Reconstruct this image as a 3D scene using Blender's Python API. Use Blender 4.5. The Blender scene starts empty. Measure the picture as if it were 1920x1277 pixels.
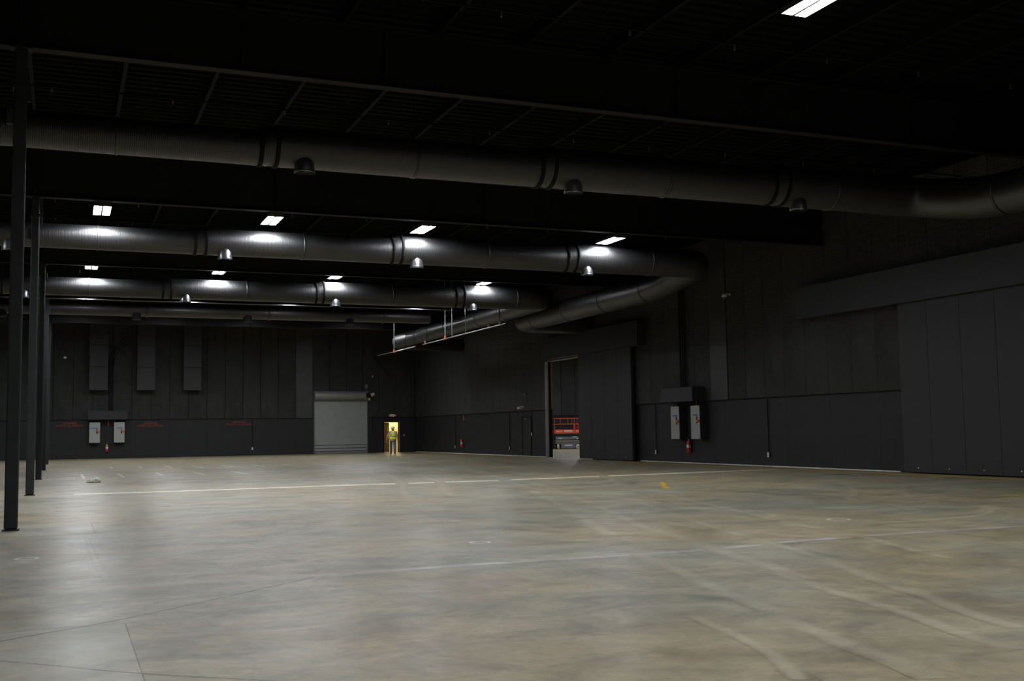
import bpy, bmesh, math, random
from mathutils import Matrix, Vector, noise
random.seed(7)
scene = bpy.context.scene
COL = scene.collection

# ------------------------------------------------------------------ camera
YAW, PITCH, ROLL, CAM_H, FPX = .3913, .0822, .0143, 1.4115, 2046.5
cd = bpy.data.cameras.new('camera'); cam = bpy.data.objects.new('camera', cd); COL.objects.link(cam)
cd.sensor_width = 36; cd.lens = FPX / 1920 * 36; cd.clip_end = 400; cd.clip_start = .05
_r = Vector((math.cos(YAW), -math.sin(YAW), 0))
_f = Vector((math.sin(YAW)*math.cos(PITCH), math.cos(YAW)*math.cos(PITCH), math.sin(PITCH)))
_u = Vector((-math.sin(YAW)*math.sin(PITCH), -math.cos(YAW)*math.sin(PITCH), math.cos(PITCH)))
_cx = _r*math.cos(ROLL) - _u*math.sin(ROLL); _cy = _r*math.sin(ROLL) + _u*math.cos(ROLL); _cz = -_f
cam.matrix_world = Matrix(((_cx.x,_cy.x,_cz.x,0),(_cx.y,_cy.y,_cz.y,0),(_cx.z,_cy.z,_cz.z,CAM_H),(0,0,0,1)))
scene.camera = cam
# ------------------------------------------------------------------ world (a closed hall: hardly any stray light)
w = bpy.data.worlds.new('world'); scene.world = w; w.use_nodes = True
w.node_tree.nodes['Background'].inputs[0].default_value = (.02,.022,.028,1)
w.node_tree.nodes['Background'].inputs[1].default_value = .2
vs = scene.view_settings
vs.view_transform = 'Standard'; vs.look = 'None'; vs.gamma = 1; vs.use_curve_mapping = False
vs.exposure = 0.0
scene.cycles.max_bounces = 6; scene.cycles.diffuse_bounces = 3; scene.cycles.glossy_bounces = 3; scene.cycles.transparent_max_bounces = 12
LAMP_POWER = 120.0           # radiance of the high-bay lenses

# ------------------------------------------------------------------ constants of the place (metres)
XR, YB = 23.29, 74.69       # inner face of the right wall, of the back wall
XL, YF = -14.0, -9.0
ZROOF = 8.82
COLX, COLY = -.69, [7.70, 18.45, 29.20, 39.95, 50.70, 61.45]
WAINS = 2.44

# ------------------------------------------------------------------ materials
MATS = {}
def mat(name, color, rough=.6, metal=0, spec=.5, var=0., vscale=3., bump=0., bscale=40., emit=None, stretch=None, coat=0.):
    if name in MATS: return MATS[name]
    m = bpy.data.materials.new(name); m.use_nodes = True; MATS[name] = m
    nt = m.node_tree; b = nt.nodes['Principled BSDF']
    b.inputs['Base Color'].default_value = (*color, 1); b.inputs['Roughness'].default_value = rough
    b.inputs['Metallic'].default_value = metal; b.inputs['Specular IOR Level'].default_value = spec
    if coat: b.inputs['Coat Weight'].default_value = coat
    if emit:
        b.inputs['Emission Color'].default_value = (*emit[0], 1); b.inputs['Emission Strength'].default_value = emit[1]
    tc = nt.nodes.new('ShaderNodeTexCoord'); src = tc.outputs['Object']
    if stretch:
        mp = nt.nodes.new('ShaderNodeMapping'); mp.inputs['Scale'].default_value = stretch
        nt.links.new(src, mp.inputs['Vector']); src = mp.outputs['Vector']
    if var:
        n = nt.nodes.new('ShaderNodeTexNoise'); n.inputs['Scale'].default_value = vscale; n.inputs['Detail'].default_value = 4
        nt.links.new(src, n.inputs['Vector'])
        r = nt.nodes.new('ShaderNodeValToRGB'); nt.links.new(n.outputs['Fac'], r.inputs['Fac'])
        r.color_ramp.elements[0].position = .3; r.color_ramp.elements[1].position = .7
        r.color_ramp.elements[0].color = (*[c*(1-var) for c in color], 1); r.color_ramp.elements[1].color = (*[min(1, c*(1+var)) for c in color], 1)
        nt.links.new(r.outputs['Color'], b.inputs['Base Color'])
    if bump:
        n2 = nt.nodes.new('ShaderNodeTexNoise'); n2.inputs['Scale'].default_value = bscale; n2.inputs['Detail'].default_value = 3
        nt.links.new(src, n2.inputs['Vector'])
        bp = nt.nodes.new('ShaderNodeBump'); bp.inputs['Strength'].default_value = bump; bp.inputs['Distance'].default_value = .02
        nt.links.new(n2.outputs['Fac'], bp.inputs['Height']); nt.links.new(bp.outputs['Normal'], b.inputs['Normal'])
    return m

BLACK = (.022, .022, .024)
M_wall = mat('black_wall_paint', (.0235,.0235,.0253), .62, spec=.35, var=.12, vscale=2, bump=.08, bscale=60)
M_steel = mat('black_painted_steel', (.011,.011,.0125), .6, spec=.25, var=.1)
M_col = mat('black_painted_column', (.030,.032,.035), .6, spec=.25, var=.1)
M_roof = mat('black_roof_paint', (.005,.005,.006), .85, spec=.08)
M_purlin = mat('black_purlin_paint', (.0065,.0065,.007), .7, spec=.12)
M_smooth = mat('smooth_black_panel', (.032,.032,.036), .55, spec=.4, var=.05)
M_strip = mat('satin_black_wrap', (.050,.050,.052), .5, spec=.4, var=.1, bump=.1, bscale=30)
M_dark = mat('dark_recess', (.008,.008,.009), .8, spec=.2)
M_galv = mat('galvanised_steel', (.50,.51,.53), .38, metal=.85, var=.15, vscale=14)
M_galvdark = mat('dull_galvanised_steel', (.22,.225,.24), .35, metal=.9, var=.2, vscale=14)
M_white = mat('white_plastic', (.75,.74,.71), .4)
M_panelgrey = mat('grey_enamel', (.42,.43,.415), .4, var=.04)
M_rollup = mat('grey_rollup_enamel', (.36,.375,.365), .42, var=.05)
M_hood = mat('grey_hood_enamel', (.30,.30,.295), .3, metal=.3, var=.05)
M_red = mat('red_enamel', (.75,.03,.025), .3, var=.05)
M_yellow = mat('yellow_tag', (.8,.62,.04), .5)
M_orange = mat('orange_plastic', (.85,.17,.02), .45)
M_orangefit = mat('orange_fitting', (.72,.16,.07), .5)
M_blue = mat('blue_tape', (.05,.14,.62), .55, var=.2, vscale=30)
M_rubber = mat('black_rubber', (.010,.010,.010), .8, spec=.15)
M_redpaint = mat('red_stencil_paint', (.42,.05,.03), .7, var=.3, vscale=12)
M_jamb = mat('bare_steel_jamb', (.24,.245,.25), .45, metal=.1, var=.1)
M_brass = mat('brass_seal_strip', (.42,.28,.10), .5, var=.2)
M_sill = mat('white_base_strip', (.72,.72,.69), .6, var=.2, vscale=6)

def wave_bump(m, scale_vec, strength=.5, dist=.01, extra=0.):
    """fine regular ribs on top of what the material has"""
    nt = m.node_tree; b = nt.nodes['Principled BSDF']
    tc = nt.nodes.new('ShaderNodeTexCoord'); mp = nt.nodes.new('ShaderNodeMapping'); mp.inputs['Scale'].default_value = scale_vec
    nt.links.new(tc.outputs['Object'], mp.inputs['Vector'])
    wv = nt.nodes.new('ShaderNodeTexWave'); wv.wave_type = 'BANDS'; wv.bands_direction = 'X'; wv.inputs['Scale'].default_value = 1
    wv.inputs['Distortion'].default_value = extra
    nt.links.new(mp.outputs['Vector'], wv.inputs['Vector'])
    bp = nt.nodes.new('ShaderNodeBump'); bp.inputs['Strength'].default_value = strength; bp.inputs['Distance'].default_value = dist
    nt.links.new(wv.outputs['Fac'], bp.inputs['Height'])
    old = b.inputs['Normal'].links[0].from_socket if b.inputs['Normal'].links else None
    if old: nt.links.new(old, bp.inputs['Normal'])
    nt.links.new(bp.outputs['Normal'], b.inputs['Normal'])

M_duct = mat('black_spiral_duct', (.012,.012,.013), .5, spec=.75, var=.08, coat=.35)
M_duct.node_tree.nodes['Principled BSDF'].inputs['Coat Roughness'].default_value = .3
wave_bump(M_duct, (9, 0, 0), .9, .004)
M_trunk = mat('black_round_trunk', (.013,.013,.014), .45, spec=.9, var=.08, coat=.3)
M_trunk.node_tree.nodes['Principled BSDF'].inputs['Coat Roughness'].default_value = .3

def insulation(name, seed):
    """black sprayed batt insulation: fine upright ribs broken by wrinkled, lumpy patches"""
    m = mat(name, (.058,.058,.0582), .55, spec=.42, var=.14, vscale=1.5)
    nt = m.node_tree; b = nt.nodes['Principled BSDF']
    N = nt.nodes.new; L = nt.links.new
    tc = N('ShaderNodeTexCoord'); oi = N('ShaderNodeObjectInfo')
    off = N('ShaderNodeVectorMath'); off.operation = 'ADD'
    sc = N('ShaderNodeVectorMath'); sc.operation = 'SCALE'; sc.inputs['Scale'].default_value = 37.0
    cmb = N('ShaderNodeCombineXYZ'); L(oi.outputs['Random'], cmb.inputs[0]); L(oi.outputs['Random'], cmb.inputs[2])
    L(cmb.outputs[0], sc.inputs[0]); L(tc.outputs['Object'], off.inputs[0]); L(sc.outputs[0], off.inputs[1])
    # ribs along local x
    mp = N('ShaderNodeMapping'); mp.inputs['Scale'].default_value = (4.2, 0, 0); L(tc.outputs['Object'], mp.inputs[0])
    wv = N('ShaderNodeTexWave'); wv.inputs['Scale'].default_value = 1.0; L(mp.outputs[0], wv.inputs[0])
    # wrinkles: noise stretched sideways
    mp2 = N('ShaderNodeMapping'); mp2.inputs['Scale'].default_value = (1.6, 1, 9); L(off.outputs[0], mp2.inputs[0])
    nz = N('ShaderNodeTexNoise'); nz.inputs['Scale'].default_value = 1.6; nz.inputs['Detail'].default_value = 5; nz.inputs['Roughness'].default_value = .65
    L(mp2.outputs[0], nz.inputs[0])
    nm = N('ShaderNodeTexNoise'); nm.inputs['Scale'].default_value = .5; L(off.outputs[0], nm.inputs[0])
    rp = N('ShaderNodeValToRGB'); rp.color_ramp.elements[0].position = .3; rp.color_ramp.elements[1].position = .75; rp.color_ramp.elements[0].color = (.25,.25,.25,1); L(nm.outputs[0], rp.inputs[0])
    mul = N('ShaderNodeMath'); mul.operation = 'MULTIPLY'; L(nz.outputs[0], mul.inputs[0]); L(rp.outputs[0], mul.inputs[1])
    m3 = N('ShaderNodeMath'); m3.operation = 'MULTIPLY'; m3.inputs[1].default_value = 2.4; L(mul.outputs[0], m3.inputs[0])
    m4 = N('ShaderNodeMath'); m4.operation = 'MULTIPLY'; m4.inputs[1].default_value = .22; L(wv.outputs['Fac'], m4.inputs[0])
    ad = N('ShaderNodeMath'); ad.operation = 'ADD'; L(m3.outputs[0], ad.inputs[0]); L(m4.outputs[0], ad.inputs[1])
    bp = N('ShaderNodeBump'); bp.inputs['Strength'].default_value = .9; bp.inputs['Distance'].default_value = .12
    L(ad.outputs[0], bp.inputs['Height']); L(bp.outputs[0], b.inputs['Normal'])
    return m
M_insul = insulation('black_insulation', 1)

# ------------------------------------------------------------------ helpers
class MB:
    def __init__(s): s.v = []; s.f = []; s.mi = []; s.cur = 0; s.smooth = []
    def add(s, verts, faces, smooth=False):
        o = len(s.v); s.v += [tuple(q) for q in verts]
        for f in faces: s.f.append(tuple(i+o for i in f)); s.mi.append(s.cur); s.smooth.append(smooth)
        return s
    def box(s, x0,x1,y0,y1,z0,z1):
        V = [(x,y,z) for x in (x0,x1) for y in (y0,y1) for z in (z0,z1)]
        return s.add(V, [(0,1,3,2),(4,6,7,5),(0,4,5,1),(2,3,7,6),(0,2,6,4),(1,5,7,3)])
    def bbox(s, x0,x1,y0,y1,z0,z1,b=.01):
        """box with chamfered edges"""
        bm = bmesh.new(); bmesh.ops.create_cube(bm, size=1)
        for q in bm.verts: q.co = Vector(((x0+x1)/2+q.co.x*(x1-x0), (y0+y1)/2+q.co.y*(y1-y0), (z0+z1)/2+q.co.z*(z1-z0)))
        bmesh.ops.bevel(bm, geom=bm.edges[:], offset=b, segments=1, affect='EDGES', clamp_overlap=True)
        bm.verts.index_update(); s.add([q.co for q in bm.verts], [[q.index for q in f.verts] for f in bm.faces]); bm.free(); return s
    def tube(s, pts, rad, n=12, cap=True, smooth=True):
        """tube along a polyline; rad a number or one per point"""
        pts = [Vector(q) for q in pts]; k = len(pts)
        rr = rad if isinstance(rad, (list, tuple)) else [rad]*k
        tang = []
        for i in range(k):
            a = pts[max(0,i-1)]; b = pts[min(k-1,i+1)]; t = (b-a); tang.append(t.normalized() if t.length > 1e-9 else Vector((0,0,1)))
        ref = Vector((0,0,1)) if abs(tang[0].z) < .9 else Vector((1,0,0))
        nrm = (ref - tang[0]*ref.dot(tang[0])).normalized(); V = []
        for i in range(k):
            nrm = (nrm - tang[i]*nrm.dot(tang[i])).normalized(); bn = tang[i].cross(nrm)
            for j in range(n):
                a = 2*math.pi*j/n; V.append(pts[i] + (nrm*math.cos(a)+bn*math.sin(a))*rr[i])
        F = [(i*n+j, i*n+(j+1)%n, (i+1)*n+(j+1)%n, (i+1)*n+j) for i in range(k-1) for j in range(n)]
        s.add(V, F, smooth)
        if cap:
            o = len(s.v); s.add(V[:n], [tuple(range(n))[::-1]]); s.add(V[-n:], [tuple(range(n))])
        return s
    def lathe(s, prof, c=(0,0,0), n=20, smooth=True, axis='z'):
        V = []; k = len(prof)
        for r, h in prof:
            for j in range(n):
                a = 2*math.pi*j/n; x, y = r*math.cos(a), r*math.sin(a)
                q = (x,y,h) if axis == 'z' else ((h,x,y) if axis == 'x' else (x,h,y))
                V.append((q[0]+c[0], q[1]+c[1], q[2]+c[2]))
        F = [(i*n+j, i*n+(j+1)%n, (i+1)*n+(j+1)%n, (i+1)*n+j) for i in range(k-1) for j in range(n)]
        if axis == 'y': F = [f[::-1] for f in F]
        return s.add(V, F, smooth)
    def mesh(s, name, *mats):
        me = bpy.data.meshes.new(name); me.from_pydata(s.v, [], s.f)
        for m in mats: me.materials.append(m)
        me.polygons.foreach_set('material_index', s.mi); me.polygons.foreach_set('use_smooth', s.smooth); me.update()
        return me
    def build(s, name, mats, parent=None, loc=None, rot=None, **props):
        me = s.mesh(name, *(mats if isinstance(mats, (list, tuple)) else [mats]))
        return obj(name, me, parent, loc, rot, **props)

def obj(name, data, parent=None, loc=None, rot=None, **props):
    o = bpy.data.objects.new(name, data); COL.objects.link(o)
    if parent: o.parent = parent
    if loc is not None: o.location = loc
    if rot is not None: o.rotation_euler = rot
    for k, v in props.items(): o[k] = v
    return o
def thing(name, label, cat, loc=(0,0,0), rot=(0,0,0), group=None):
    o = obj(name, None, None, loc, rot, label=label, category=cat)
    o.empty_display_size = .2
    if group: o['group'] = group
    return o
def copy_tree(o, parent=None):
    c = o.copy(); COL.objects.link(c); c.parent = parent
    if parent is not None: c.matrix_parent_inverse = o.matrix_parent_inverse
    for ch in list(o.children): copy_tree(ch, c)
    return c
def fillet(pts, r, n=6):
    pts = [Vector(q) for q in pts]; out = [pts[0]]
    for i in range(1, len(pts)-1):
        a = (pts[i-1]-pts[i]); b = (pts[i+1]-pts[i]); d = min(r, a.length*.48, b.length*.48)
        p0 = pts[i]+a.normalized()*d; p2 = pts[i]+b.normalized()*d
        for k in range(n+1):
            t = k/n; out.append(p0*(1-t)**2 + pts[i]*2*t*(1-t) + p2*t*t)
    out.append(pts[-1]); return out
def text_mesh(name, body, size, m, parent, loc, rot, extrude=.002, align='CENTER', shear=0., sx=1.):
    cu = bpy.data.curves.new(name, 'FONT'); cu.body = body; cu.size = size; cu.align_x = align; cu.align_y = 'CENTER'
    cu.extrude = extrude; cu.shear = shear; cu.resolution_u = 2; cu.space_line = .95
    t = bpy.data.objects.new(name+'_tmp', cu); COL.objects.link(t)
    dg = bpy.context.evaluated_depsgraph_get(); me = bpy.data.meshes.new_from_object(t.evaluated_get(dg))
    bpy.data.objects.remove(t); bpy.data.curves.remove(cu)
    me.name = name; me.materials.clear(); me.materials.append(m)
    o = obj(name, me, parent, loc, rot); o.scale = (sx,1,1); return o

# ================================================================== FLOOR
def floor_material(name='worn_polished_concrete', mark=None, soft=True, strength=1., scale=4., lo=.3, hi=.6):
    """worn concrete; with mark=(r,g,b) the same concrete under paint, chalk or scuff that noise wears through and uv.y fades at the strip's edges"""
    m = bpy.data.materials.new(name); m.use_nodes = True; nt = m.node_tree; b = nt.nodes['Principled BSDF']
    N = nt.nodes.new; L = nt.links.new
    tc = N('ShaderNodeTexCoord'); P = tc.outputs['Object']
    def noise_(scale, detail=6, rough=.6, stretch=(1,1,1), dist=0.):
        mp = N('ShaderNodeMapping'); mp.inputs['Scale'].default_value = stretch; L(P, mp.inputs[0])
        n = N('ShaderNodeTexNoise'); n.inputs['Scale'].default_value = scale; n.inputs['Detail'].default_value = detail
        n.inputs['Roughness'].default_value = rough; n.inputs['Distortion'].default_value = dist; L(mp.outputs[0], n.inputs[0]); return n.outputs[0]
    def ramp(src, a, c0, c1, b_=None):
        r = N('ShaderNodeValToRGB'); L(src, r.inputs[0]); r.color_ramp.elements[0].position = a; r.color_ramp.elements[1].position = b_
        r.color_ramp.elements[0].color = (*c0,1); r.color_ramp.elements[1].color = (*c1,1); return r.outputs[0]
    def mix(fac, a, c, mode='MIX'):
        x = N('ShaderNodeMix'); x.data_type = 'RGBA'; x.blend_type = mode
        if isinstance(fac, float): x.inputs[0].default_value = fac
        else: L(fac, x.inputs[0])
        L(a, x.inputs[6]); L(c, x.inputs[7]); return x.outputs[2]
    base = ramp(noise_(.28, 5, .55, (1,1,1), .6), .38, (.412,.343,.212), (.358,.345,.258), .62)     # tan <-> grey slabs
    mott = ramp(noise_(1.1, 8, .68, (1,1.5,1), .8), .28, (.52,.52,.55), (1.24,1.21,1.15), .72)
    c1 = mix(1.0, base, mott, 'MULTIPLY')
    fine = ramp(noise_(9, 8, .7), .25, (.74,.74,.74), (1.2,1.2,1.2), .75)
    c2 = mix(1.0, c1, fine, 'MULTIPLY')
    stain = ramp(noise_(.55, 8, .7, (1,.5,1), 1.4), .50, (1,1,1), (.56,.56,.60), .74)
    c3 = mix(1.0, c2, stain, 'MULTIPLY')
    scr = ramp(noise_(2.2, 6, .75, (.35,3.2,1), .4), .60, (1,1,1), (1.22,1.21,1.18), .70)           # pale sweep marks
    c3 = mix(1.0, c3, scr, 'MULTIPLY')
    if mark:
        n = noise_(scale, 6, .7); r = N('ShaderNodeMapRange'); r.inputs[1].default_value = lo; r.inputs[2].default_value = hi; L(n, r.inputs[0])
        fac = N('ShaderNodeMath'); fac.operation = 'MULTIPLY'; fac.inputs[1].default_value = strength; L(r.outputs[0], fac.inputs[0]); out = fac.outputs[0]
        if soft:
            sp = N('ShaderNodeSeparateXYZ'); L(tc.outputs['UV'], sp.inputs[0])
            d = N('ShaderNodeMath'); d.operation = 'PINGPONG'; d.inputs[1].default_value = .5; L(sp.outputs[1], d.inputs[0])
            rr = N('ShaderNodeMapRange'); rr.interpolation_type = 'SMOOTHSTEP'; rr.inputs[1].default_value = 0; rr.inputs[2].default_value = .42; L(d.outputs[0], rr.inputs[0])
            m2 = N('ShaderNodeMath'); m2.operation = 'MULTIPLY'; L(out, m2.inputs[0]); L(rr.outputs[0], m2.inputs[1]); out = m2.outputs[0]
        rgb = N('ShaderNodeRGB'); rgb.outputs[0].default_value = (*mark,1)
        c3 = mix(out, c3, rgb.outputs[0])
    L(c3, b.inputs['Base Color'])
    rr = ramp(noise_(.9, 6, .6), .3, (.29,)*3, (.46,)*3, .7); L(rr, b.inputs['Roughness'])
    b.inputs['Specular IOR Level'].default_value = .38
    bp = N('ShaderNodeBump'); bp.inputs['Strength'].default_value = .06; bp.inputs['Distance'].default_value = .01
    L(noise_(3, 8, .7), bp.inputs['Height']); L(bp.outputs[0], b.inputs['Normal'])
    return m
M_floor = floor_material()
# one slab under both halls
fl = MB(); fl.box(XL, 48, YF, YB+4.2, -.2, 0); floor = fl.build('floor', M_floor, kind='structure')

def mark_material(name, color, strength, scale=5., soft=True, lo=.35, hi=.65):
    return floor_material(name, color, soft, strength, scale, lo, hi)
def smooth_path(p, sub=5):
    P = [Vector((a[0],a[1],0)) for a in p]; out = []
    for i in range(len(P)-1):
        a = P[max(0,i-1)]; b = P[i]; c = P[i+1]; d = P[min(len(P)-1,i+2)]
        for k in range(sub):
            t = k/sub; out.append(.5*((2*b)+(c-a)*t+(2*a-5*b+4*c-d)*t*t+(3*b-a-3*c+d)*t**3))
    out.append(P[-1]); return out
MARKZ = [.0008]
def strip(name, path, width, m, curve=True, sub=5):
    P = smooth_path(path, sub) if curve else [Vector((a[0],a[1],0)) for a in path]
    V = []; uv = []; acc = 0; MARKZ[0] += .00002
    for i, q in enumerate(P):
        t = (P[min(len(P)-1,i+1)]-P[max(0,i-1)]).normalized(); n = Vector((-t.y,t.x,0)); 
        if i: acc += (P[i]-P[i-1]).length
        V += [q+n*width/2+Vector((0,0,MARKZ[0])), q-n*width/2+Vector((0,0,MARKZ[0]))]; uv += [(acc,0),(acc,1)]
    F = [(2*i,2*i+1,2*i+3,2*i+2) for i in range(len(P)-1)]
    me = bpy.data.meshes.new(name); me.from_pydata(V, [], F); me.materials.append(m)
    lay = me.uv_layers.new(name='uv')
    for lp in me.loops: lay.data[lp.index].uv = uv[lp.vertex_index]
    if me.polygons[0].normal.z < 0: me.flip_normals()
    return obj(name, me, floor)
MK_track = mark_material('tyre_scuff', (.54,.49,.375), .62, .9, lo=.32, hi=.72)
MK_cream = mark_material('cream_joint_sealant', (.95,.88,.68), 1.0, 2.0, lo=.28, hi=.5)
MK_chalk = mark_material('bluish_chalk_dust', (.62,.62,.68), .95, 1.3, lo=.36, hi=.68)
MK_yellow = mark_material('yellow_line_paint', (.78,.43,.01), 1.0, 1.5, lo=.28, hi=.5)
MK_stripe = mark_material('faded_white_stripe_paint', (.82,.78,.64), .95, 2, lo=.35, hi=.55)
MK_crack = mark_material('dark_joint', (.06,.057,.055), .85, 5, lo=.3, hi=.55)
MK_rubber = mark_material('dark_rubber_scuff', (.10,.098,.09), .5, 4, lo=.4, hi=.7)
MK_patch = mark_material('pale_new_concrete', (.45,.46,.39), .5, 1.2, soft=False, lo=.2, hi=.6)
MK_ring = mark_material('white_spray_paint', (.85,.85,.78), 1.0, 9, lo=.2, hi=.4)

for cy in COLY:                                   # pale squares of newer concrete poured round each column
    q = MB(); x0,x1,y0,y1 = COLX-1.16, COLX+1.16, cy-1.16, cy+1.16
    q.add([(x0,y0,.0005),(x1,y0,.0005),(x1,y1,.0005),(x0,y1,.0005)], [(0,1,2,3)]); q.build('concrete_patch', MK_patch, floor)
    strip('patch_joint', [(x0,y0),(x1,y0),(x1,y1),(x0,y1)], .016, MK_crack, False)
strip('joint_sealant', [(.3,29.05),(3.5,29.0),(7,29.15),(11,29.1),(18.1,29.9),(22.1,30.3)], .75, MK_cream)
strip('chalk_line', [(2.2,10.95),(2.4,10.93),(2.6,10.92),(4.13,11.0),(6.6,11.0),(9.37,11.37),(12.3,11.38),(16,11.5)], .26, MK_chalk)
strip('chalk_line', [(-1.2,10.9),(.5,11.0),(1.5,11.0),(2.6,10.9)], .42, MK_track)
strip('slab_crack', [(-.6,8.35),(-.13,8.68),(.46,9.09),(1.33,9.88),(2.33,10.83)], .05, MK_crack)
strip('slab_crack', [(-.9,8.3),(-.33,7.77),(.04,7.41),(.42,7.03),(1.2,6.4)], .025, MK_crack)
strip('slab_crack', [(3.84,5.4),(3.95,5.2),(3.93,5.05),(4.02,4.9),(4.0,4.7)], .02, MK_crack)
strip('slab_joint', [(1.0,18.6),(5,18.2),(9,18.1)], .02, MK_crack)
strip('slab_joint', [(5.35,13.2),(6.6,11.9)], .03, MK_crack)
strip('yellow_line', [(22.2,15.5),(22.2,25),(22.18,34),(22.1,42)], .62, MK_yellow)
strip('yellow_line', [(22.1,44),(22.1,52),(22.15,62),(22.2,73.5)], .62, MK_yellow)
strip('yellow_line', [(10,72.9),(15,72.9),(21,73.6)], .4, MK_yellow)
strip('yellow_line', [(17.1,16.4),(17.9,15.5)], .35, MK_yellow, False)
strip('yellow_line', [(13.2,22.6),(14.6,25.2)], .22, MK_yellow, False)
for x,a,b in ((.72,44.5,38.9),(2.0,44,39.9),(3.35,44,40.5),(4.5,53.8,50),(5.6,52.6,48),(6.85,52,47.7),(8.2,51.9,48.2),(9.5,51.5,48),(3.3,53.5,50.6),(2.1,54.5,51),(-2.1,44,39.5),(-3.4,44,39.9),(4.7,43.8,40),(6.1,43.5,39.8),(10.9,51,47.5),(12.3,50.6,47.4)):
    strip('bay_stripe', [(x,a),(x,b)], .14, MK_stripe, False)
TR = [(.34,[(14.26,39.37),(11.32,27.57),(9.59,21.58),(8.14,17.12),(7.28,14.59),(6.78,13.01)]),
 (.3,[(11.78,27.19),(10.39,22.19),(8.82,17.11),(7.86,14.23),(7.44,12.44),(7.09,11.17),(6.87,10.29),(6.7,9.47),(6.38,8.42)]),
 (.2,[(12.78,23.1),(11.53,19.1),(10.64,15.91),(10.01,13.75),(9.53,11.78),(9.41,11.19),(9.01,10.06),(8.69,9.04)]),
 (.22,[(10.66,19.72),(9.13,15.14),(8.14,11.79),(7.72,10.17),(7.27,9.01),(6.78,7.7),(6.62,7.1),(6.37,6.54),(6.16,5.78)]),
 (.26,[(6.03,10.95),(5.66,9.42),(5.27,8.05),(5.11,7.19),(4.91,6.66),(4.83,6.24),(4.73,5.81),(4.65,5.31),(4.53,4.85)]),
 (.2,[(6.43,8.91),(6.14,7.79),(6.0,7.02),(5.83,6.36),(5.65,5.76),(5.57,5.24)]),
 (.2,[(18.32,22.58),(15.59,18.83),(14.12,17.27),(13.78,16.02),(13.11,14.27),(12.53,13.83),(11.41,13.68)]),
 (.2,[(18.21,20.35),(15.59,17.24),(14.66,15.41),(14.54,14.35),(14.05,13.65),(13.05,12.99),(11.6,12.75),(10.61,12.73)]),
 (.16,[(15.41,15.97),(14.52,14.06),(13.8,13.01),(12.93,12.36),(11.59,11.71)]),
 (.34,[(10.37,36.96),(8.97,30.27),(7.66,25.55),(6.64,21.54)]),
 (.3,[(11.08,36.31),(9.95,29.87),(8.52,24.9),(7.82,22.4)]),
 (.3,[(13.71,36.36),(12.07,30.23),(10.76,25.27),(10.53,22.59),(10.55,18.25)]),
 (.14,[(4.42,7.22),(4.24,6.26),(4.07,5.68),(3.84,5.16)]),
 (.3,[(17.2,35.2),(14.6,28.2),(13.0,24.4),(12.3,20.2)]),
 (.3,[(12.0,44.0),(13.6,42.2),(12.6,39.5),(10.9,37.0)]),(.3,[(14.4,45.5),(15.6,43.0),(14.2,40.2)])]
for wd, p in TR: strip('tyre_track', p, wd, MK_track)
for p in ([(.33,16.42),(.34,13.87),(.39,11.75)],[(.37,16.4),(.41,14.14),(.48,11.71)],[(1.5,14.92),(1.58,12.59),(1.63,11.68)]): strip('rubber_scuff', p, .05, MK_rubber)
for cx, cy, rx in ((4.94,13.13,.125),(10.88,13.54,.16),(-.35,14.1,.12)):
    strip('spray_ring', [(cx+rx*math.cos(a*.5236), cy+rx*1.0*math.sin(a*.5236)) for a in range(13)], .07, MK_ring, True, 3)
strip('spray_dash', [(5.07,13.1),(5.3,12.95)], .05, MK_ring, False)

# ================================================================== WALLS
SEAM0, SEAMW = 26.84, 1.166
OPEN0, OPEN1, OPENZ = SEAM0+SEAMW*17, 51.96, 4.98          # opening in the right wall
WT = .36                                                    # wall thickness
wr = MB()
wr.box(XR+.04, XR+WT, YF, OPEN0, 0, ZROOF); wr.box(XR+.04, XR+WT, OPEN1, YB, 0, ZROOF); wr.box(XR+.04, XR+WT, OPEN0, OPEN1, OPENZ, ZROOF)
wall_right = wr.build('wall_right', M_wall, kind='structure')
wall_right['label'] = 'tall black wall of insulation panels above smooth boards'
DX0, DX1, DZ = 20.97, 22.06, 2.10                           # personnel doorway in the back wall
wb = MB()
wb.box(XL, DX0, YB+.04, YB+.25, 0, ZROOF); wb.box(DX1, 48, YB+.04, YB+.25, 0, ZROOF); wb.box(DX0, DX1, YB+.04, YB+.25, DZ, ZROOF)
wall_back = wb.build('wall_back', M_wall, kind='structure')
q = MB(); q.box(XL-.2, XL, YF, YB+.25, 0, ZROOF); wall_left = q.build('wall_left', M_wall, kind='structure')
q = MB(); q.box(XL, 48, YF-.2, YF, 0, ZROOF); wall_front = q.build('wall_front', M_wall, kind='structure')
q = MB(); q.box(48, 48.2, YF-.2, YB+.25, 0, ZROOF); q.build('wall_annex', M_wall, kind='structure')

PANEL_CACHE = {}
def panel_mesh(width, z0, z1, th, m, ch):
    gap = .011 if th > .05 else .0025
    key = (round(width,3), round(z0,3), round(z1,3), th, m.name)
    if key not in PANEL_CACHE:
        q = MB(); g = gap
        # local: x along the wall, y out of the wall (negative = into the hall), chamfered rim
        x0, x1 = g, width-g; V = []
        for (d, ins) in ((0,0),(-th+ch,0),(-th,ch)):
            V += [(x0+ins,d,z0+ins),(x1-ins,d,z0+ins),(x1-ins,d,z1-ins),(x0+ins,d,z1-ins)]
        F = [(0,1,5,4),(1,2,6,5),(2,3,7,6),(3,0,4,7),(4,5,9,8),(5,6,10,9),(6,7,11,10),(7,4,8,11),(8,9,10,11)]
        q.add(V, F); PANEL_CACHE[key] = q.mesh('wall_panel', m)
    return PANEL_CACHE[key]
def right_panel(y0, y1, z0, z1, th, m, name):     # local x runs along -Y on the right wall seen from the hall
    return obj(name, panel_mesh(y1-y0, z0, z1, th, m, .02 if m is M_insul else .002), wall_right, (XR+.04, y1, 0), (0,0,-math.pi/2))
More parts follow.
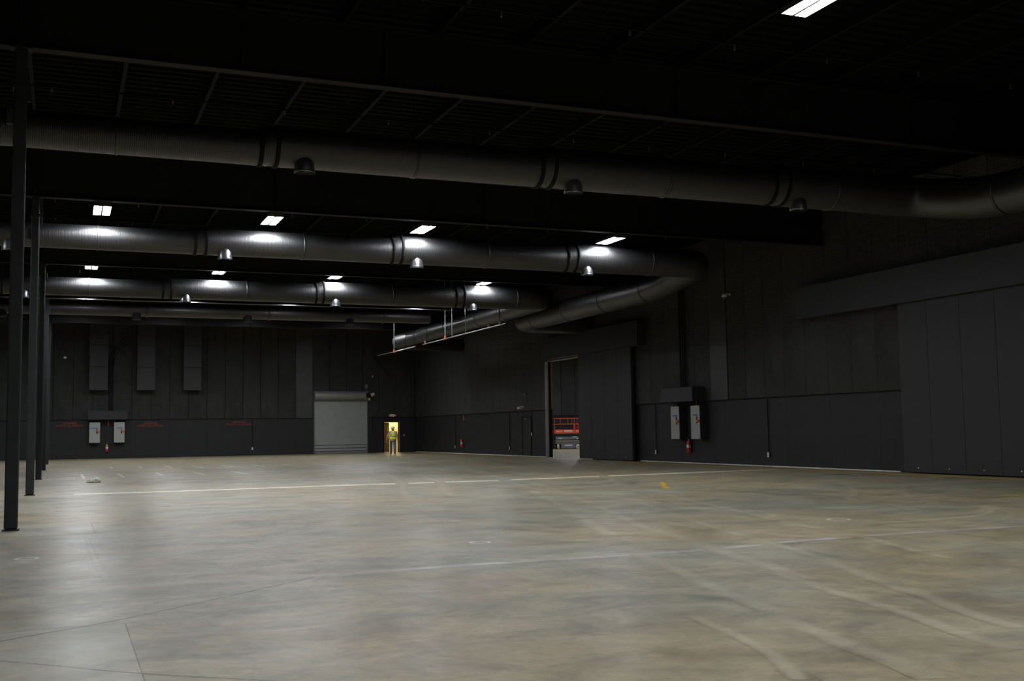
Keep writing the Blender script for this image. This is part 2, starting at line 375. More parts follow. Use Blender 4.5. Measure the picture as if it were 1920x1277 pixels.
def back_panel(x0, x1, z0, z1, th, m, name):
    return obj(name, panel_mesh(x1-x0, z0, z1, th, m, .02 if m is M_insul else .002), wall_back, (x0, YB+.04, 0))
for k in range(-16, 41):
    y0 = SEAM0+k*SEAMW; y1 = min(y0+SEAMW, YB-.02)
    if y0 > YB-.3: break
    strip_ = k in (7,)
    m = M_strip if strip_ else M_insul; th = .085 if not strip_ else .11
    if k == 21:
        right_panel(y0, OPEN1, OPENZ+.02, ZROOF-.05, .085, M_insul, 'insulation_panel'); right_panel(OPEN1, y1, WAINS+.02, ZROOF-.05, .085, M_insul, 'insulation_panel'); continue
    right_panel(y0, y1, (OPENZ+.02) if 17 <= k <= 20 else WAINS+.02, ZROOF-.05, th, m, 'insulation_panel')
y = SEAM0-16*SEAMW
edges = [SEAM0+SEAMW*k for k in range(-16,18,2)]
if edges[-1] < OPEN0-.1: edges.append(OPEN0)
for a, b in zip(edges[:-1], edges[1:]): right_panel(a, b, .03, WAINS-.03, .04, M_wall, 'wainscot_board')
e2 = [OPEN1, 53.9]+[55.14+SEAMW*2*k for k in range(0,9)]
for a, b in zip(e2[:-1], e2[1:]):
    if abs(a-53.9) < .01: right_panel(a, b, 2.12, WAINS-.03, .04, M_wall, 'wainscot_board')
    elif a < YB-.1: right_panel(a, min(b, YB-.02), .03, WAINS-.03, .04, M_wall, 'wainscot_board')
BS0, BSW = 8.86, 1.176
for k in range(-19, 34):
    x0 = BS0+k*BSW; x1 = x0+BSW
    if x0 > 36.5: break
    if x0 < XR-.1 < x1: x1 = XR-.06
    if XR-.1 <= x0 < XR+WT+.1: x0 = XR+WT+.02
    m = M_strip if k == 5 else M_insul
    back_panel(x0, x1, WAINS+.02, ZROOF-.05, .085 if k != 5 else .11, m, 'insulation_panel')
bx = [BS0+BSW*2*k for k in range(-9,7)]
bx = [v for v in bx if v < 20.0]+[DX0-.06]
for a, b in zip(bx[:-1], bx[1:]): back_panel(a, b, .03, WAINS-.03, .04, M_wall, 'wainscot_board')
back_panel(DX0-.06, DX1+.06, DZ+.06, WAINS-.03, .04, M_wall, 'wainscot_board')
back_panel(DX1+.06, XR-.05, .03, WAINS-.03, .04, M_wall, 'wainscot_board')
for k in range(5): back_panel(XR+WT+.02+k*2.4, XR+WT+2.4+k*2.4, .03, WAINS-.03, .04, M_wall, 'wainscot_board')

for a, b in ((26.0,41.9),(52.0,YB-.1)):
    q = MB(); q.bbox(XR-.06, XR+.0, a, b, 0, .035, .006); q.build('baseboard_right', M_sill, kind='structure')
q = MB(); q.box(XR-.05, XR-.0, 43.3, 46.4, 0, .02); q.build('baseboard_right', M_sill, kind='structure')
# jamb of the big opening: bare steel angle and a brass coloured seal strip on its inner corner
tj = obj('trim_1', None, kind='structure')
q = MB(); q.box(XR-.03, XR+.14, OPEN1-.03, OPEN1, 0, OPENZ); q.build('steel_jamb', mat('galvanised_jamb', (.62,.63,.65), .5, var=.08), tj)
q = MB(); q.box(XR+.31, XR+WT+.03, OPEN1-.05, OPEN1-.001, 2.5, OPENZ); q.build('seal_strip', M_brass, tj)
q = MB(); q.box(XR-.03, XR+WT, OPEN0, OPEN1, OPENZ-.03, OPENZ); q.build('steel_lintel', M_jamb, tj)

# ================================================================== ROOF
rf = MB(); pitch = .305; V = []; n = int((YB-YF)/pitch)+1
prof = []
for i in range(n):
    y0 = YF+i*pitch; prof += [(y0, ZROOF), (y0+.11, ZROOF), (y0+.14, ZROOF+.05), (y0+.275, ZROOF+.05)]
prof.append((YB+.25, ZROOF))
for (yy, zz) in prof: V += [(XL, yy, zz), (48, yy, zz)]
rf.add(V, [(2*i, 2*i+2, 2*i+3, 2*i+1) for i in range(len(prof)-1)])
rf.box(XL-.2, 48.2, YF-.2, YB+5, ZROOF+.06, ZROOF+.3)
ceiling = rf.build('ceiling', M_roof, kind='structure')
pm = MB()                                                    # Z-purlins on top of the girders, running down the hall
pm.box(-.004,.004, YF, YB, 8.60, ZROOF); pm.box(-.004,.075, YF, YB, 8.60, 8.612)
pm_me = pm.mesh('purlin', M_purlin)
for k in range(-9, 12):
    x = 2.72+1.722*k
    if XL+.1 < x < XR-.1: obj('purlin', pm_me, ceiling, (x,0,0))

def girder(y, zb, n):
    g = thing('roof_girder', 'deep black steel roof girder resting on the %s column row from the back wall' % n, 'girder', (0,y,zb))
    x0, x1 = XL, XR+.02; ht = 8.59-zb
    q = MB(); q.box(x0,x1,-.006,.006,.02,ht-.02); q.build('web', M_steel, g)
    q = MB(); q.box(x0,x1,-.11,.11,0,.02); q.build('bottom_flange', M_steel, g)
    q = MB(); q.box(x0,x1,-.11,.11,ht-.02,ht); q.build('top_flange', M_steel, g)
    q = MB(); q.tube([(0,-.62,ht+.03),(0,-.10,.03)], .022, 6, smooth=False); me = q.mesh('flange_brace', M_purlin)
    for k in range(-4, 6):
        obj('flange_brace', me, g, (2.72+3.444*k, 0, 0))
    q = MB(); q.box(-.006,.006,-.1,.1,.02,ht-.02); me = q.mesh('stiffener_plate', M_steel)
    for k in (-10.0,-5.2,COLX,5.2,11.2,17.2): obj('stiffener_plate', me, g, (k+.0,0,0))
    return g
ORD = ['sixth','fifth','fourth','third','second','first']
ZG = [7.53,7.53,7.36,7.27,7.36,7.36]
for i, cy in enumerate(COLY): girder(cy, ZG[i], ORD[i])

def column(cy, i):
    zt = ZG[i]
    c = thing('steel_column', 'black square steel column on a pale concrete patch, %s from the back wall' % ORD[i], 'column', (COLX,cy,0))
    q = MB(); q.bbox(-.095,.095,-.095,.095,.02,zt-.02,.022); q.build('shaft', M_col, c)
    q = MB(); q.bbox(-.12,.12,-.12,.12,0,.02,.004); q.build('base_plate', M_col, c)
    q = MB(); q.bbox(-.16,.16,-.11,.11,zt-.02,zt,.004); q.build('cap_plate', M_col, c)
    q = MB(); q.box(-.115,.115,-.115,.115,6.86,6.91); q.build('collar', M_col, c)
    q = MB(); q.bbox(.1,.15,-.04,.04,6.68,6.95,.006); q.build('bracket', M_col, c)
    q = MB(); q.bbox(-.19,-.1,-.07,.07,6.3,6.55,.008); q.build('junction_box', M_col, c)
for i, cy in enumerate(COLY):
    if i: column(cy, i)

# sprinkler branch lines under the purlins
def sprinkler_line(y, z, xs, label, rise=0.):
    s = thing('sprinkler_pipe', label, 'pipe', (0,y,z))
    q = MB(); q.tube([(XL,0,0),(XR-.1,0,0)], .021, 8); q.build('pipe', M_purlin, s)
    q = MB(); q.tube([(0,0,-.02),(0,0,-.07)], .012, 8); q.lathe([(.004,-.115),(.014,-.11),(.014,-.105),(.006,-.1)], n=10); q.tube([(-.016,0,-.07),(-.018,0,-.095),(0,0,-.108)], .003, 5); q.tube([(.016,0,-.07),(.018,0,-.095),(0,0,-.108)], .003, 5)
    me = q.mesh('sprinkler_head', mat('brass_sprinkler', (.45,.38,.22), .35, metal=.8))
    for x in xs: obj('sprinkler_head', me, s, (x,0,0))
    q = MB(); q.tube([(0,0,.02),(0,0,ZROOF-z)], .006, 6); me = q.mesh('hanger_rod', M_purlin)
    for k in range(-3, 6): obj('hanger_rod', me, s, (2.9+3.444*k,0,0))
HX = [-3.0,-.3,2.0,4.3,6.6,9.0,11.15,13.2,15.4,17.8,20.1]
for y, n in ((16.25,'sixth counted from'),(23.0,'fifth counted from'),(26.2,'fourth counted from'),(34.0,'third counted from'),(37.0,'second counted from'),(45.0,'nearest to')):
    sprinkler_line(y, 8.33, HX, 'thin black roof sprinkler pipe %s the back wall' % n)

# ================================================================== DUCTS
def ring(q, p, d, r, w=.04, t=.03, n=32):
    d = Vector(d).normalized(); p = Vector(p)
    q.tube([p-d*w, p-d*w*.9, p+d*w*.9, p+d*w], [r*.97, r+t, r+t, r*.97], n, cap=False)
DY = [20.2, 30.95, 41.4]
def cross_duct(y, zc, xend, trunk, label, trunk_r, end_rings, tlabel=None):
    d = thing('supply_duct', label, 'duct', (0,y,0))
    secs = [(-11,-2.3,.30),(-2.0,3.31,.325),(3.6,8.93,.375),(9.2,14.58,.42),(14.9,xend,.462)]
    zb = 6.385
    for i, (a,b,r) in enumerate(secs):
        q = MB(); z = zb+r; k = max(2, int((b-a)/.5)); q.tube([(a+(b-a)*j/k,0,z) for j in range(k+1)], r, 40, cap=False); q.build('duct_section', M_duct, d)
        if i:
            pa, pb, pr = secs[i-1][1], a, secs[i-1][2]
            q = MB(); q.tube([(pa,0,zb+pr),(pa+.06,0,zb+pr),(pb-.06,0,z),(pb,0,z)], [pr*1.0, pr, r, r], 40, cap=False); q.build('reducer', M_duct, d)
            q = MB(); ring(q, (pa,0,zb+pr), (1,0,0), pr); q.build('draw_band', M_rubber, d)
            q = MB(); ring(q, (pb,0,z), (1,0,0), r); q.build('draw_band', M_rubber, d)
        m = (a+b)/2
        if i < 4 and i > 0:
            xm = {1:.8, 2:6.3, 3:11.92}[i]; q = MB(); ring(q, (xm,0,z), (1,0,0), r, .022, .016); q.build('flange_ring', M_duct, d)
    for x in end_rings:
        q = MB(); ring(q, (x,0,zb+.462), (1,0,0), .462, .022, .016); q.build('flange_ring', M_duct, d)
    # elbow and trunk
    path = fillet([(xend,0,zb+.462)]+[(px,py-y,pz) for (px,py,pz) in trunk], .95, 8)
    rad = []
    L = len(path)
    for i in range(L): rad.append(.462 + (trunk_r-.462)*min(1, i/14))
    q = MB(); q.tube(path, rad, 36, cap=True); q.build('trunk_elbow', M_trunk, d)
    # round take-off boots, turned down towards the floor
    for x, r in ((-1.33,.325),(4.11,.375),(9.67,.42),(15.28,.462)):
        z = zb+r; a = math.radians(66); c0 = Vector((x, -math.cos(a)*(r-.05), z-math.sin(a)*(r-.05)))
        dirv = Vector((0,-math.cos(a),-math.sin(a)))
        q = MB(); q.tube([c0, c0+dirv*.06, c0+dirv*.11+Vector((0,0,-.02)), c0+dirv*.11+Vector((0,0,-.12))], [.185,.185,.19,.19], 24, cap=False)
        e = c0+dirv*.11+Vector((0,0,-.12)); ring(q, e+Vector((0,0,.035)), (0,0,1), .19, .018, .008, 24)
        bo = q.build('takeoff_boot', M_galvdark, d)
        q = MB(); q.lathe([(.001,.02),(.186,.02),(.186,.0)], c=e, n=24); q.build('outlet_damper', M_dark, bo)
    # hangers
    q = MB(); q.tube([(0,0,7.2),(0,0,ZROOF)], .008, 6); me = q.mesh('hanger_rod', M_purlin)
    for x in (.5,6.3,11.92,17.3): obj('hanger_rod', me, d, (x,0,0))
    return d
cross_duct(DY[0], 0, 17.3, [(19.0,DY[0],6.847),(19.0,18.2,6.42),(19.0,4.0,6.42),(23.3,4.0,6.42)], 'long dull black round duct without lamp glints across the unlit bay', .47, [16.28])
cross_duct(DY[1], 0, 18.6, [(19.6,DY[1],6.847),(19.6,33.9,6.42),(19.6,46.6,6.42),(23.4,46.6,6.42)], 'black round duct with the brightest lamp glints, bending towards the sliding door opening', .47, [17.59])
d3 = cross_duct(DY[2], 0, 17.6, [(18.5,DY[2],6.847),(18.5,44.9,6.78),(18.5,63.2,6.78),(23.3,64.6,6.78)], 'black round duct with pale lamp glints, its trunk passing above the hanging conduit', .41, [17.2])
def extra_ring(d, X, Ys, z, r, y0):
    for yy in Ys:
        q = MB(); ring(q, (X,yy-y0,z), (0,1,0), r, .022, .02); q.build('flange_ring', M_trunk, d)
extra_ring(bpy.data.objects['supply_duct.001'], 19.6, [34.4,37.7,41.1,44.5], 6.42, .472, DY[1])
extra_ring(d3, 18.5, [45.3,48.6,53.2,58.4], 6.78, .412, DY[2])
extra_ring(bpy.data.objects['supply_duct'], 19.0, [17.6,13.0,8.4], 6.42, .472, DY[0])
# narrow duct farther back
d4 = thing('supply_duct', 'narrow dull black round duct hung nearest to the back wall', 'duct', (0,52.1,0))
q = MB(); q.tube([(-11+.5*j,0,7.12) for j in range(57)], .31, 32); q.build('duct_section', M_duct, d4)
for x in (-2.0,3.5,9.0,14.6):
    q = MB(); ring(q, (x,0,7.12), (1,0,0), .31); q.build('flange_ring', M_duct, d4)
for x in (-2.5,3.05,8.0,12.9):
    q = MB(); q.tube([(x,-.1,6.95),(x,-.12,6.66)], .2, 20, cap=True); q.build('takeoff_boot', M_steel, d4)
# galvanised pipe across, just in front of the narrow duct
p4 = thing('cross_pipe', 'slim bare steel pipe running across in front of the narrow far duct', 'pipe', (0,49.9,7.28))
q = MB(); q.tube([(-6,0,0),(17.5,0,0)], .028, 10); q.build('pipe', M_galvdark, p4)
q = MB(); q.tube([(0,0,.02),(0,0,ZROOF-7.28)], .006, 6); me = q.mesh('hanger_rod', M_purlin)
for k in range(-1,5): obj('hanger_rod', me, p4, (1.2+3.444*k,0,0))

# hanging conduit with orange fittings beside the trunk
PX, PZ = 17.3, 5.93
cp = thing('hanging_conduit', 'bare grey conduit with orange couplings hung on rods beneath the far trunk duct', 'conduit', (PX,0,PZ))
q = MB(); q.tube([(0,59.5,0),(0,55.4,0)], .03, 10); q.build('pipe_length', M_galv, cp)
q = MB(); q.tube([(0,53.9,0),(0,42.6,0)], .03, 10); q.build('pipe_length', M_galv, cp)
q = MB(); q.tube([(0,63,.02),(0,59.4,0)], .02, 8); q.build('pipe_length', M_steel, cp)
q = MB(); q.tube([(0,0,.02),(0,0,ZROOF-PZ)], .03, 8); thick = q.mesh('hanger_rod', M_galv)
q = MB(); q.tube([(0,0,.02),(0,0,ZROOF-PZ)], .014, 8); thin = q.mesh('hanger_rod', M_galv)
q = MB(); q.tube([(0,0,.02),(0,0,ZROOF-PZ)], .012, 8); thinb = q.mesh('hanger_rod', M_steel)
for yy, me in ((59.4,thick),(57.2,thinb),(55.6,thinb),(53.4,thinb),(50.5,thick),(49.5,thin),(47.6,thin),(43.3,thinb)): obj('hanger_rod', me, cp, (0,yy,0))
q = MB(); q.tube([(0,-.09,0),(0,.09,0)], .05, 12); q.tube([(0,0,0),(0,0,.16)], .05, 12); fit = q.mesh('orange_coupling', M_orangefit)
for yy in (59.4,50.5): obj('orange_coupling', fit, cp, (0,yy,0))
q = MB(); q.tube([(0,-.05,0),(0,.05,0)], .042, 12); fit2 = q.mesh('orange_coupling', M_orangefit)
for yy in (54.0,48.9,55.5): obj('orange_coupling', fit2, cp, (0,yy,0))
q = MB(); q.tube([(0,0,.02),(0,0,.12)], .045, 10); q.lathe([(.06,.12),(.06,.15),(.02,.16)], n=12); wt = q.mesh('white_outlet_head', M_white)
for yy in (53.7,44.6,43.3): obj('white_outlet_head', wt, cp, (0,yy,0))
# black diagonal brace arms in the far corner
br = thing('corner_brace', 'black steel angle brace in the upper corner beside the roll-up door', 'brace', (0,0,0))
q = MB(); q.tube([(20.2,YB-.09,6.7),(22.9,YB-2.2,6.7)], .035, 6, smooth=False); q.build('brace_arm', M_steel, br)
q = MB(); q.tube([(20.2,YB-.09,6.7),(21.6,YB-.09,5.2)], .03, 6, smooth=False); q.build('brace_arm', M_steel, br)

# ================================================================== HIGH-BAY LAMPS
M_lens = mat('lit_lamp_lens', (.9,.9,.9), .5, emit=((.93,.965,1.0), LAMP_POWER))
M_house = mat('grey_lamp_housing', (.06,.06,.062), .5)
def lamp_meshes():
    W, L = .21, .61
    h = MB(); h.add([(-W,-L,.06),(W,-L,.06),(W,L,.06),(-W,L,.06),(-.13,-L,.13),(.13,-L,.13),(.13,L,.13),(-.13,L,.13)], [(0,1,5,4),(2,3,7,6),(4,5,6,7),(1,2,6,5),(3,0,4,7)])
    h.box(-.02,.02,-L,L,-.014,.06); h.box(-W-.004,-W+.004,-L,L,-.014,.06); h.box(W-.004,W+.004,-L,L,-.014,.06); h.box(-W,W,-L-.004,-L+.004,-.014,.06); h.box(-W,W,L-.004,L+.004,-.014,.06)
    le = MB(); n = 8; V = []
    for i in range(n+1):
        a = math.pi*i/n; x = -math.cos(a)*.086; z = -math.sin(a)*.06
        V += [(x,-L+.01,z),(x,L-.01,z)]
    le.add(V, [(2*i,2*i+1,2*i+3,2*i+2) for i in range(n)], True)
    le.add([V[2*i] for i in range(n+1)], [tuple(range(n+1))]); le.add([V[2*i+1] for i in range(n+1)], [tuple(range(n+1))[::-1]])
    c = MB(); c.tube([(0,0,.13),(0,0,1)], .005, 5)
    b = MB(); b.bbox(-.07,.07,-.3,.3,.13,.19,.008)
    return h.mesh('housing', M_house), le.mesh('lens', M_lens), c.mesh('hanger_wire', M_purlin), b.mesh('ballast_box', M_house)
LM = lamp_meshes()
LX = [.87, 5.25, 9.6, 15.72]
def lamp(x, y, z, label, group):
    t = thing('high_bay_lamp', label, 'lamp', (x,y,z), group=group)
    obj('housing', LM[0], t); obj('ballast_box', LM[3], t)
    for s in (-.112,.112): obj('lens', LM[1], t, (s,0,.05))
    for dy in (-.4,.4):
        w_ = obj('hanger_wire', LM[2], t, (0,dy,0)); w_.scale = (1,1,(ZROOF-z))
NTH = ['next to the columns', 'second from the columns', 'third from the columns', 'next to the right wall']
for i, x in enumerate(LX):
    lamp(x, 29.95, 7.27, 'lit lamp in front of the brightest duct, ' + NTH[i], 'lamps in front of the bright duct')
    lamp(x, 40.78, 7.37, 'lit lamp in front of the pale glinting duct, ' + NTH[i], 'lamps in front of the pale duct')
    lamp(x, 49.15, 7.44, 'lit lamp almost hidden above the bare cross pipe, ' + NTH[i], 'lamps above the cross pipe')
    lamp(x, 22.4, 7.24 if i < 2 else 7.38, 'lit lamp hidden behind the dull duct of the unlit bay, ' + NTH[i], 'lamps behind the dull duct')
    lamp(x, 58.6, 7.84, 'lit lamp hidden behind the narrow far duct, ' + NTH[i], 'lamps behind the far duct')
    lamp(x, 66.6, 8.05, 'lit lamp hidden behind the last girder before the back wall, ' + NTH[i], 'lamps behind the far girder')
lamp(-4.6, 22.4, 7.24, 'lit lamp in the left aisle level with the dull duct', 'lamps behind the dull duct')
lamp(-4.6, 58.6, 7.84, 'lit lamp in the left aisle level with the last girder', 'lamps behind the far duct')
lamp(16.8, 63.6, 7.95, 'unseen lamp added behind the last girder to brighten the person', 'lamps behind the far girder')  # added fill lamp, out of sight, to brighten the person and far right end
lamp(-4.6, 66.6, 8.05, 'lit lamp at the end of the left aisle before the back wall', 'lamps behind the far girder')
lamp(9.52, 11.80, 7.25, 'lit high-bay lamp close above the concrete bay with the bluish chalk line', 'lamps in the open bay')
for (x,y) in ((5.25,11.8),(15.45,11.8),(-4.6,29.85),(-4.6,40.45),(-9.5,20),(.87,3.0),(5.25,3.0),(9.6,3.0),(15.45,3.0),(5.25,-5),(-4.6,3.0),(12,-5),(0,-5)):
    lamp(x, y, 7.25, 'lit high-bay lamp in the front bays away from the ducts', 'lamps of the front bays')
for (x,y) in ((29,53),(30.5,61.5),(33.2,66.5),(36.5,68),(30.5,68.5)):  # out of sight; those near the lift were added to brighten it
    lamp(x, y, 7.25, 'unseen lit high-bay lamp in the neighbouring hall', 'lamps in the next hall')

# ================================================================== SLIDING DOORS
def sliding_door(n, y0, y1, seams, hy0, hy1, label, hlabel):
    d = obj('door_%d' % n, None, None, (0,0,0), kind='structure', label=label)
    ed = [y0]+seams+[y1]
    for a, b in zip(ed[:-1], ed[1:]):
        q = MB(); q.bbox(22.99, 23.12, a+.004, b-.004, .03, 5.05, .006); q.build('door_board', M_smooth, d)
        m = MB(); m.lathe([(.001,-.012),(.022,-.008),(.026,0)], axis='x', n=10); m.build('guide_bolt', M_galv, d, (22.99,(a+b)/2,.16))
    h = obj('trim_%d' % (n+1), None, None, (0,0,0), kind='structure', label=hlabel)
    q = MB(); q.bbox(22.86, XR-.05, hy0, hy1, 5.0, 6.08, .008); q.build('track_cover', M_smooth, h)
    return d
sliding_door(1, 18.3, 25.55, [19.4,20.65,21.9,23.15,24.4], 17.0, 30.25, 'closed black sliding door of tall boards', 'black boxed track cover over the closed sliding door')
sliding_door(2, 42.14, 47.44, [43.45,44.75,46.1], 41.3, 51.55, 'black sliding door drawn half aside from the opening', 'black boxed track cover over the half open doorway')

# flush black steel door in the right wall
d5 = obj('door_5', None, None, (0,0,0), kind='structure', label='flush black steel door beside the big opening')
q = MB(); q.bbox(XR-.02, XR+.03, 53.98, 55.08, .02, 2.10, .004); q.build('door_leaf', M_wall, d5)
for y0,y1,z0,z1 in ((53.9,53.975,0,2.16),(55.085,55.14,0,2.16),(53.975,55.085,2.105,2.16)):
    q = MB(); q.bbox(XR-.05, XR+.03, y0, y1, z0, z1, .004); q.build('door_frame', M_steel, d5)
q = MB(); q.bbox(XR-.08, XR-.02, 54.35, 54.75, 2.0, 2.05, .006); q.build('door_closer', M_jamb, d5)
for z in (.3,1.05,1.85):
    q = MB(); q.tube([(XR-.03,55.09,z-.06),(XR-.03,55.09,z+.06)], .014, 8); q.build('hinge', M_galvdark, d5)
q = MB(); q.bbox(XR-.055, XR-.05, 53.94, 53.972, .3, 2.0, .001); q.build('weather_strip', M_jamb, d5)
q = MB(); q.tube([(XR-.02,54.08,1.0),(XR-.07,54.08,1.0),(XR-.07,54.2,1.0)], .011, 8); q.build('lever_handle', M_galvdark, d5)

# ================================================================== ROLL-UP DOOR
RX0, RX1 = 15.96, 19.86
rd = obj('door_3', None, None, (0,YB,0), kind='structure', label='grey steel roll-up door with round hood')
q = MB(); prof = []; z = .14; i = 0
while z < 3.72:
    prof += [(-.055,z),(-.068,z+.012),(-.068,z+.05),(-.055,z+.062)]; z += .064
V = []; 
for (yy,zz) in prof: V += [(RX0+.06,yy,zz),(RX1-.12,yy,zz)]
q.add(V, [(2*i,2*i+1,2*i+3,2*i+2) for i in range(len(prof)-1)]); q.build('slat_curtain', M_rollup, rd, kind='stuff')
for z0 in (.14,.34,.56):  # ribs coloured dark to stand in for shade in the lowest slat grooves
    q = MB(); q.bbox(RX0+.06, RX1-.12, -.085, -.06, z0, z0+.05, .004); q.build('groove_shade_rib', mat('groove_shade_grey', (.10,.105,.105), .5), rd)
q = MB(); q.bbox(RX0+.06, RX1-.12, -.09, -.05, .01, .13, .006); q.build('bottom_bar', M_jamb, rd)
for x0 in (RX0, RX1-.12):
    q = MB(); q.bbox(x0, x0+.08, -.12, -.01, 0, 3.95, .006); q.build('guide_rail', M_galvdark, rd)
q = MB(); n = 14; V = []
for i in range(n+1):
    a = math.pi/2 + math.pi*i/n; V += [(RX0+.02, -.30+math.cos(a)*.26*1.0, 3.96+math.sin(a)*.27), (RX1-.2, -.30+math.cos(a)*.26, 3.96+math.sin(a)*.27)]
V += [(RX0+.02,-.02,3.69),(RX1-.2,-.02,3.69),(RX0+.02,-.02,4.23),(RX1-.2,-.02,4.23)]; k = 2*(n+1)
F = [(2*i,2*i+2,2*i+3,2*i+1) for i in range(n)]+[(2*n,k,k+1,2*n+1),(0,1,k+3,k+2)]
q.add(V, F, True); q.add([V[2*i] for i in range(n+1)]+[V[k],V[k+2]], [tuple(range(n+3))]); q.add([V[2*i+1] for i in range(n+1)]+[V[k+1],V[k+3]], [tuple(range(n+3))[::-1]])
q.build('coil_hood', M_hood, rd)
q = MB(); q.bbox(RX0-.02, RX1+.0, -.05, -.0, 4.2, 4.28, .005); q.build('head_plate', M_hood, rd)
mo = MB(); mo.lathe([(.001,-.06),(.13,-.06),(.14,0),(.14,.22),(.001,.22)], axis='x', n=18); motor = mo.build('motor', M_steel, rd, (RX1-.25,-.62,3.98))
q = MB(); q.bbox(-.08,.08,-.06,.06,-.09,.09,.008); q.build('motor_cover', M_white, motor, (.33,0,.06))
q = MB(); q.bbox(-.05,.05,-.05,.05,-.035,.035,.006); q.build('release_tag', M_orangefit, motor, (.33,-.02,-.07))
q = MB(); q.bbox(-.06,.06,-.05,.05,-.08,.08,.008); q.build('brake_cover', M_white, motor, (.14,0,-.27))
q = MB(); q.tube([(RX1-.02,-.62,3.96),(RX1-.02,-.62,1.2),(RX1-.06,-.62,1.15),(RX1-.08,-.62,1.2),(RX1-.08,-.62,3.9)], .006, 6); q.build('hand_chain', M_galvdark, rd)
q = MB(); q.tube([(RX1,-.05,4.12),(RX1+.32,-.05,4.12)], .014, 8); q.build('feed_conduit', M_galvdark, rd)
q = MB(); q.bbox(RX1+.26,RX1+.40,-.14,-.02,4.0,4.18,.008); q.build('feed_box', M_white, rd)
q = MB(); q.tube([(RX1-.18,-.06,4.24),(RX1-.18,-.06,4.52)], .012, 8); q.build('feed_conduit', M_galvdark, rd)
bx_ = MB(); bx_.bbox(RX1-.27,RX1-.09,-.15,-.05,4.48,4.76,.01); bx_.build('relay_box', mat('dim_grey_box', (.24,.24,.235), .5), rd)
q = MB(); q.tube([(RX1+.28,-.03,2.4),(RX1+.28,-.03,1.15)], .01, 6); q.build('switch_conduit', M_steel, rd)

# ================================================================== PERSONNEL DOOR AND THE WARM ROOM BEHIND IT
dr = obj('door_4', None, None, (0,YB,0), kind='structure', label='open brown personnel door with steel frame')
for x0,x1 in ((DX0-.06,DX0),(DX1,DX1+.06)):
    q = MB(); q.bbox(x0,x1,-.05,.26,0,DZ+.05,.005); q.build('door_frame', M_steel if x0 < 21 else M_jamb, dr)
q = MB(); q.bbox(DX0,DX1,-.05,.26,DZ,DZ+.05,.005); q.build('door_frame', M_steel, dr)
lf = MB(); lf.bbox(0,1.06,-.045,0,.02,DZ-.01,.004); leaf = lf.build('door_leaf', mat('brown_door_paint', (.16,.10,.045), .5, var=.06), dr, (DX0+.02,.22,0), (0,0,math.radians(54)))
q = MB(); q.tube([(.12,-.05,1.0),(.12,-.10,1.0),(.98,-.10,1.0),(.98,-.05,1.0)], .018, 8); q.build('push_bar', M_galv, leaf)
q = MB(); q.bbox(.72,.86,-.05,-.044,1.45,1.85,.002); q.build('vision_panel', M_galv, leaf)
M_cream = mat('cream_room_paint', (.84,.72,.46), .7, var=.03)
room = obj('wall_room', None, None, (0,0,0), kind='structure')
for n_, b_ in (('wall_face',(19.6,24.6,YB+3.6,YB+3.7,0,2.7)),('wall_face',(24.6,24.7,YB+.25,YB+3.7,0,2.7)),('wall_face',(19.5,19.6,YB+.25,YB+3.7,0,2.7)),('room_ceiling',(19.6,24.6,YB+.25,YB+3.6,2.6,2.7))):
    q = MB(); q.box(*b_); q.build(n_, M_cream, room)
rl = thing('ceiling_lamp', 'warm ceiling lamp inside the bright room behind the open door', 'lamp', (22.5,YB+2.75,2.55))
q = MB(); q.bbox(-.32,.32,-.32,.32,0,.05,.01); q.build('lamp_base', M_white, rl)
q = MB(); q.lathe([(.001,-.08),(.15,-.07),(.25,-.03),(.28,0)], n=20); q.build('lamp_bowl', mat('warm_lamp_glass', (1,.9,.7), .4, emit=((1.0,.78,.42), 62.0)), rl)

# exit sign with two emergency heads
ex = thing('exit_sign', 'white exit sign with red letters over the open personnel door', 'sign', (21.57,YB-.045,2.585))
q = MB(); q.bbox(-.15,.15,-.05,0,-.095,.095,.01); q.build('sign_body', M_white, ex)
text_mesh('lettering', 'EXIT', .15, mat('lit_red_letters', (.6,.05,.06), .5, emit=((.8,.05,.06), .6)), ex, (0,-.052,0), (math.pi/2,0,0))
for s in (-1,1):
    q = MB(); q.tube([(s*.15,-.025,0),(s*.19,-.03,0)], .012, 8); q.lathe([(.001,-.05),(.05,-.05),(.06,-.02),(.045,.05),(.001,.05)], c=(s*.21,-.05,0), n=14, axis='y'); q.build('emergency_head', M_white, ex)

# ================================================================== THINGS ON THE BACK WALL
for i, (x0, lab) in enumerate(((1.54,'black rectangular duct drop on the back wall above the electric panels'),(4.41,'middle one of three black rectangular duct drops on the back wall'),(7.30,'black rectangular duct drop on the back wall next to the pale wall strip'))):
    d = thing('wall_duct_drop', lab, 'duct', (x0,YB-.06,0), group='duct drops on the back wall')
    for (a,b) in ((4.33,5.80),(5.82,7.23),(7.25,8.66)):
        q = MB(); q.bbox(0,1.13,-.62,.0,a,b,.012); q.build('duct_section', M_smooth, d)
    for z in (5.81,7.24):
        q = MB(); q.box(.008,1.122,-.61,0,z-.012,z+.012); q.build('flange_joint', M_dark, d)

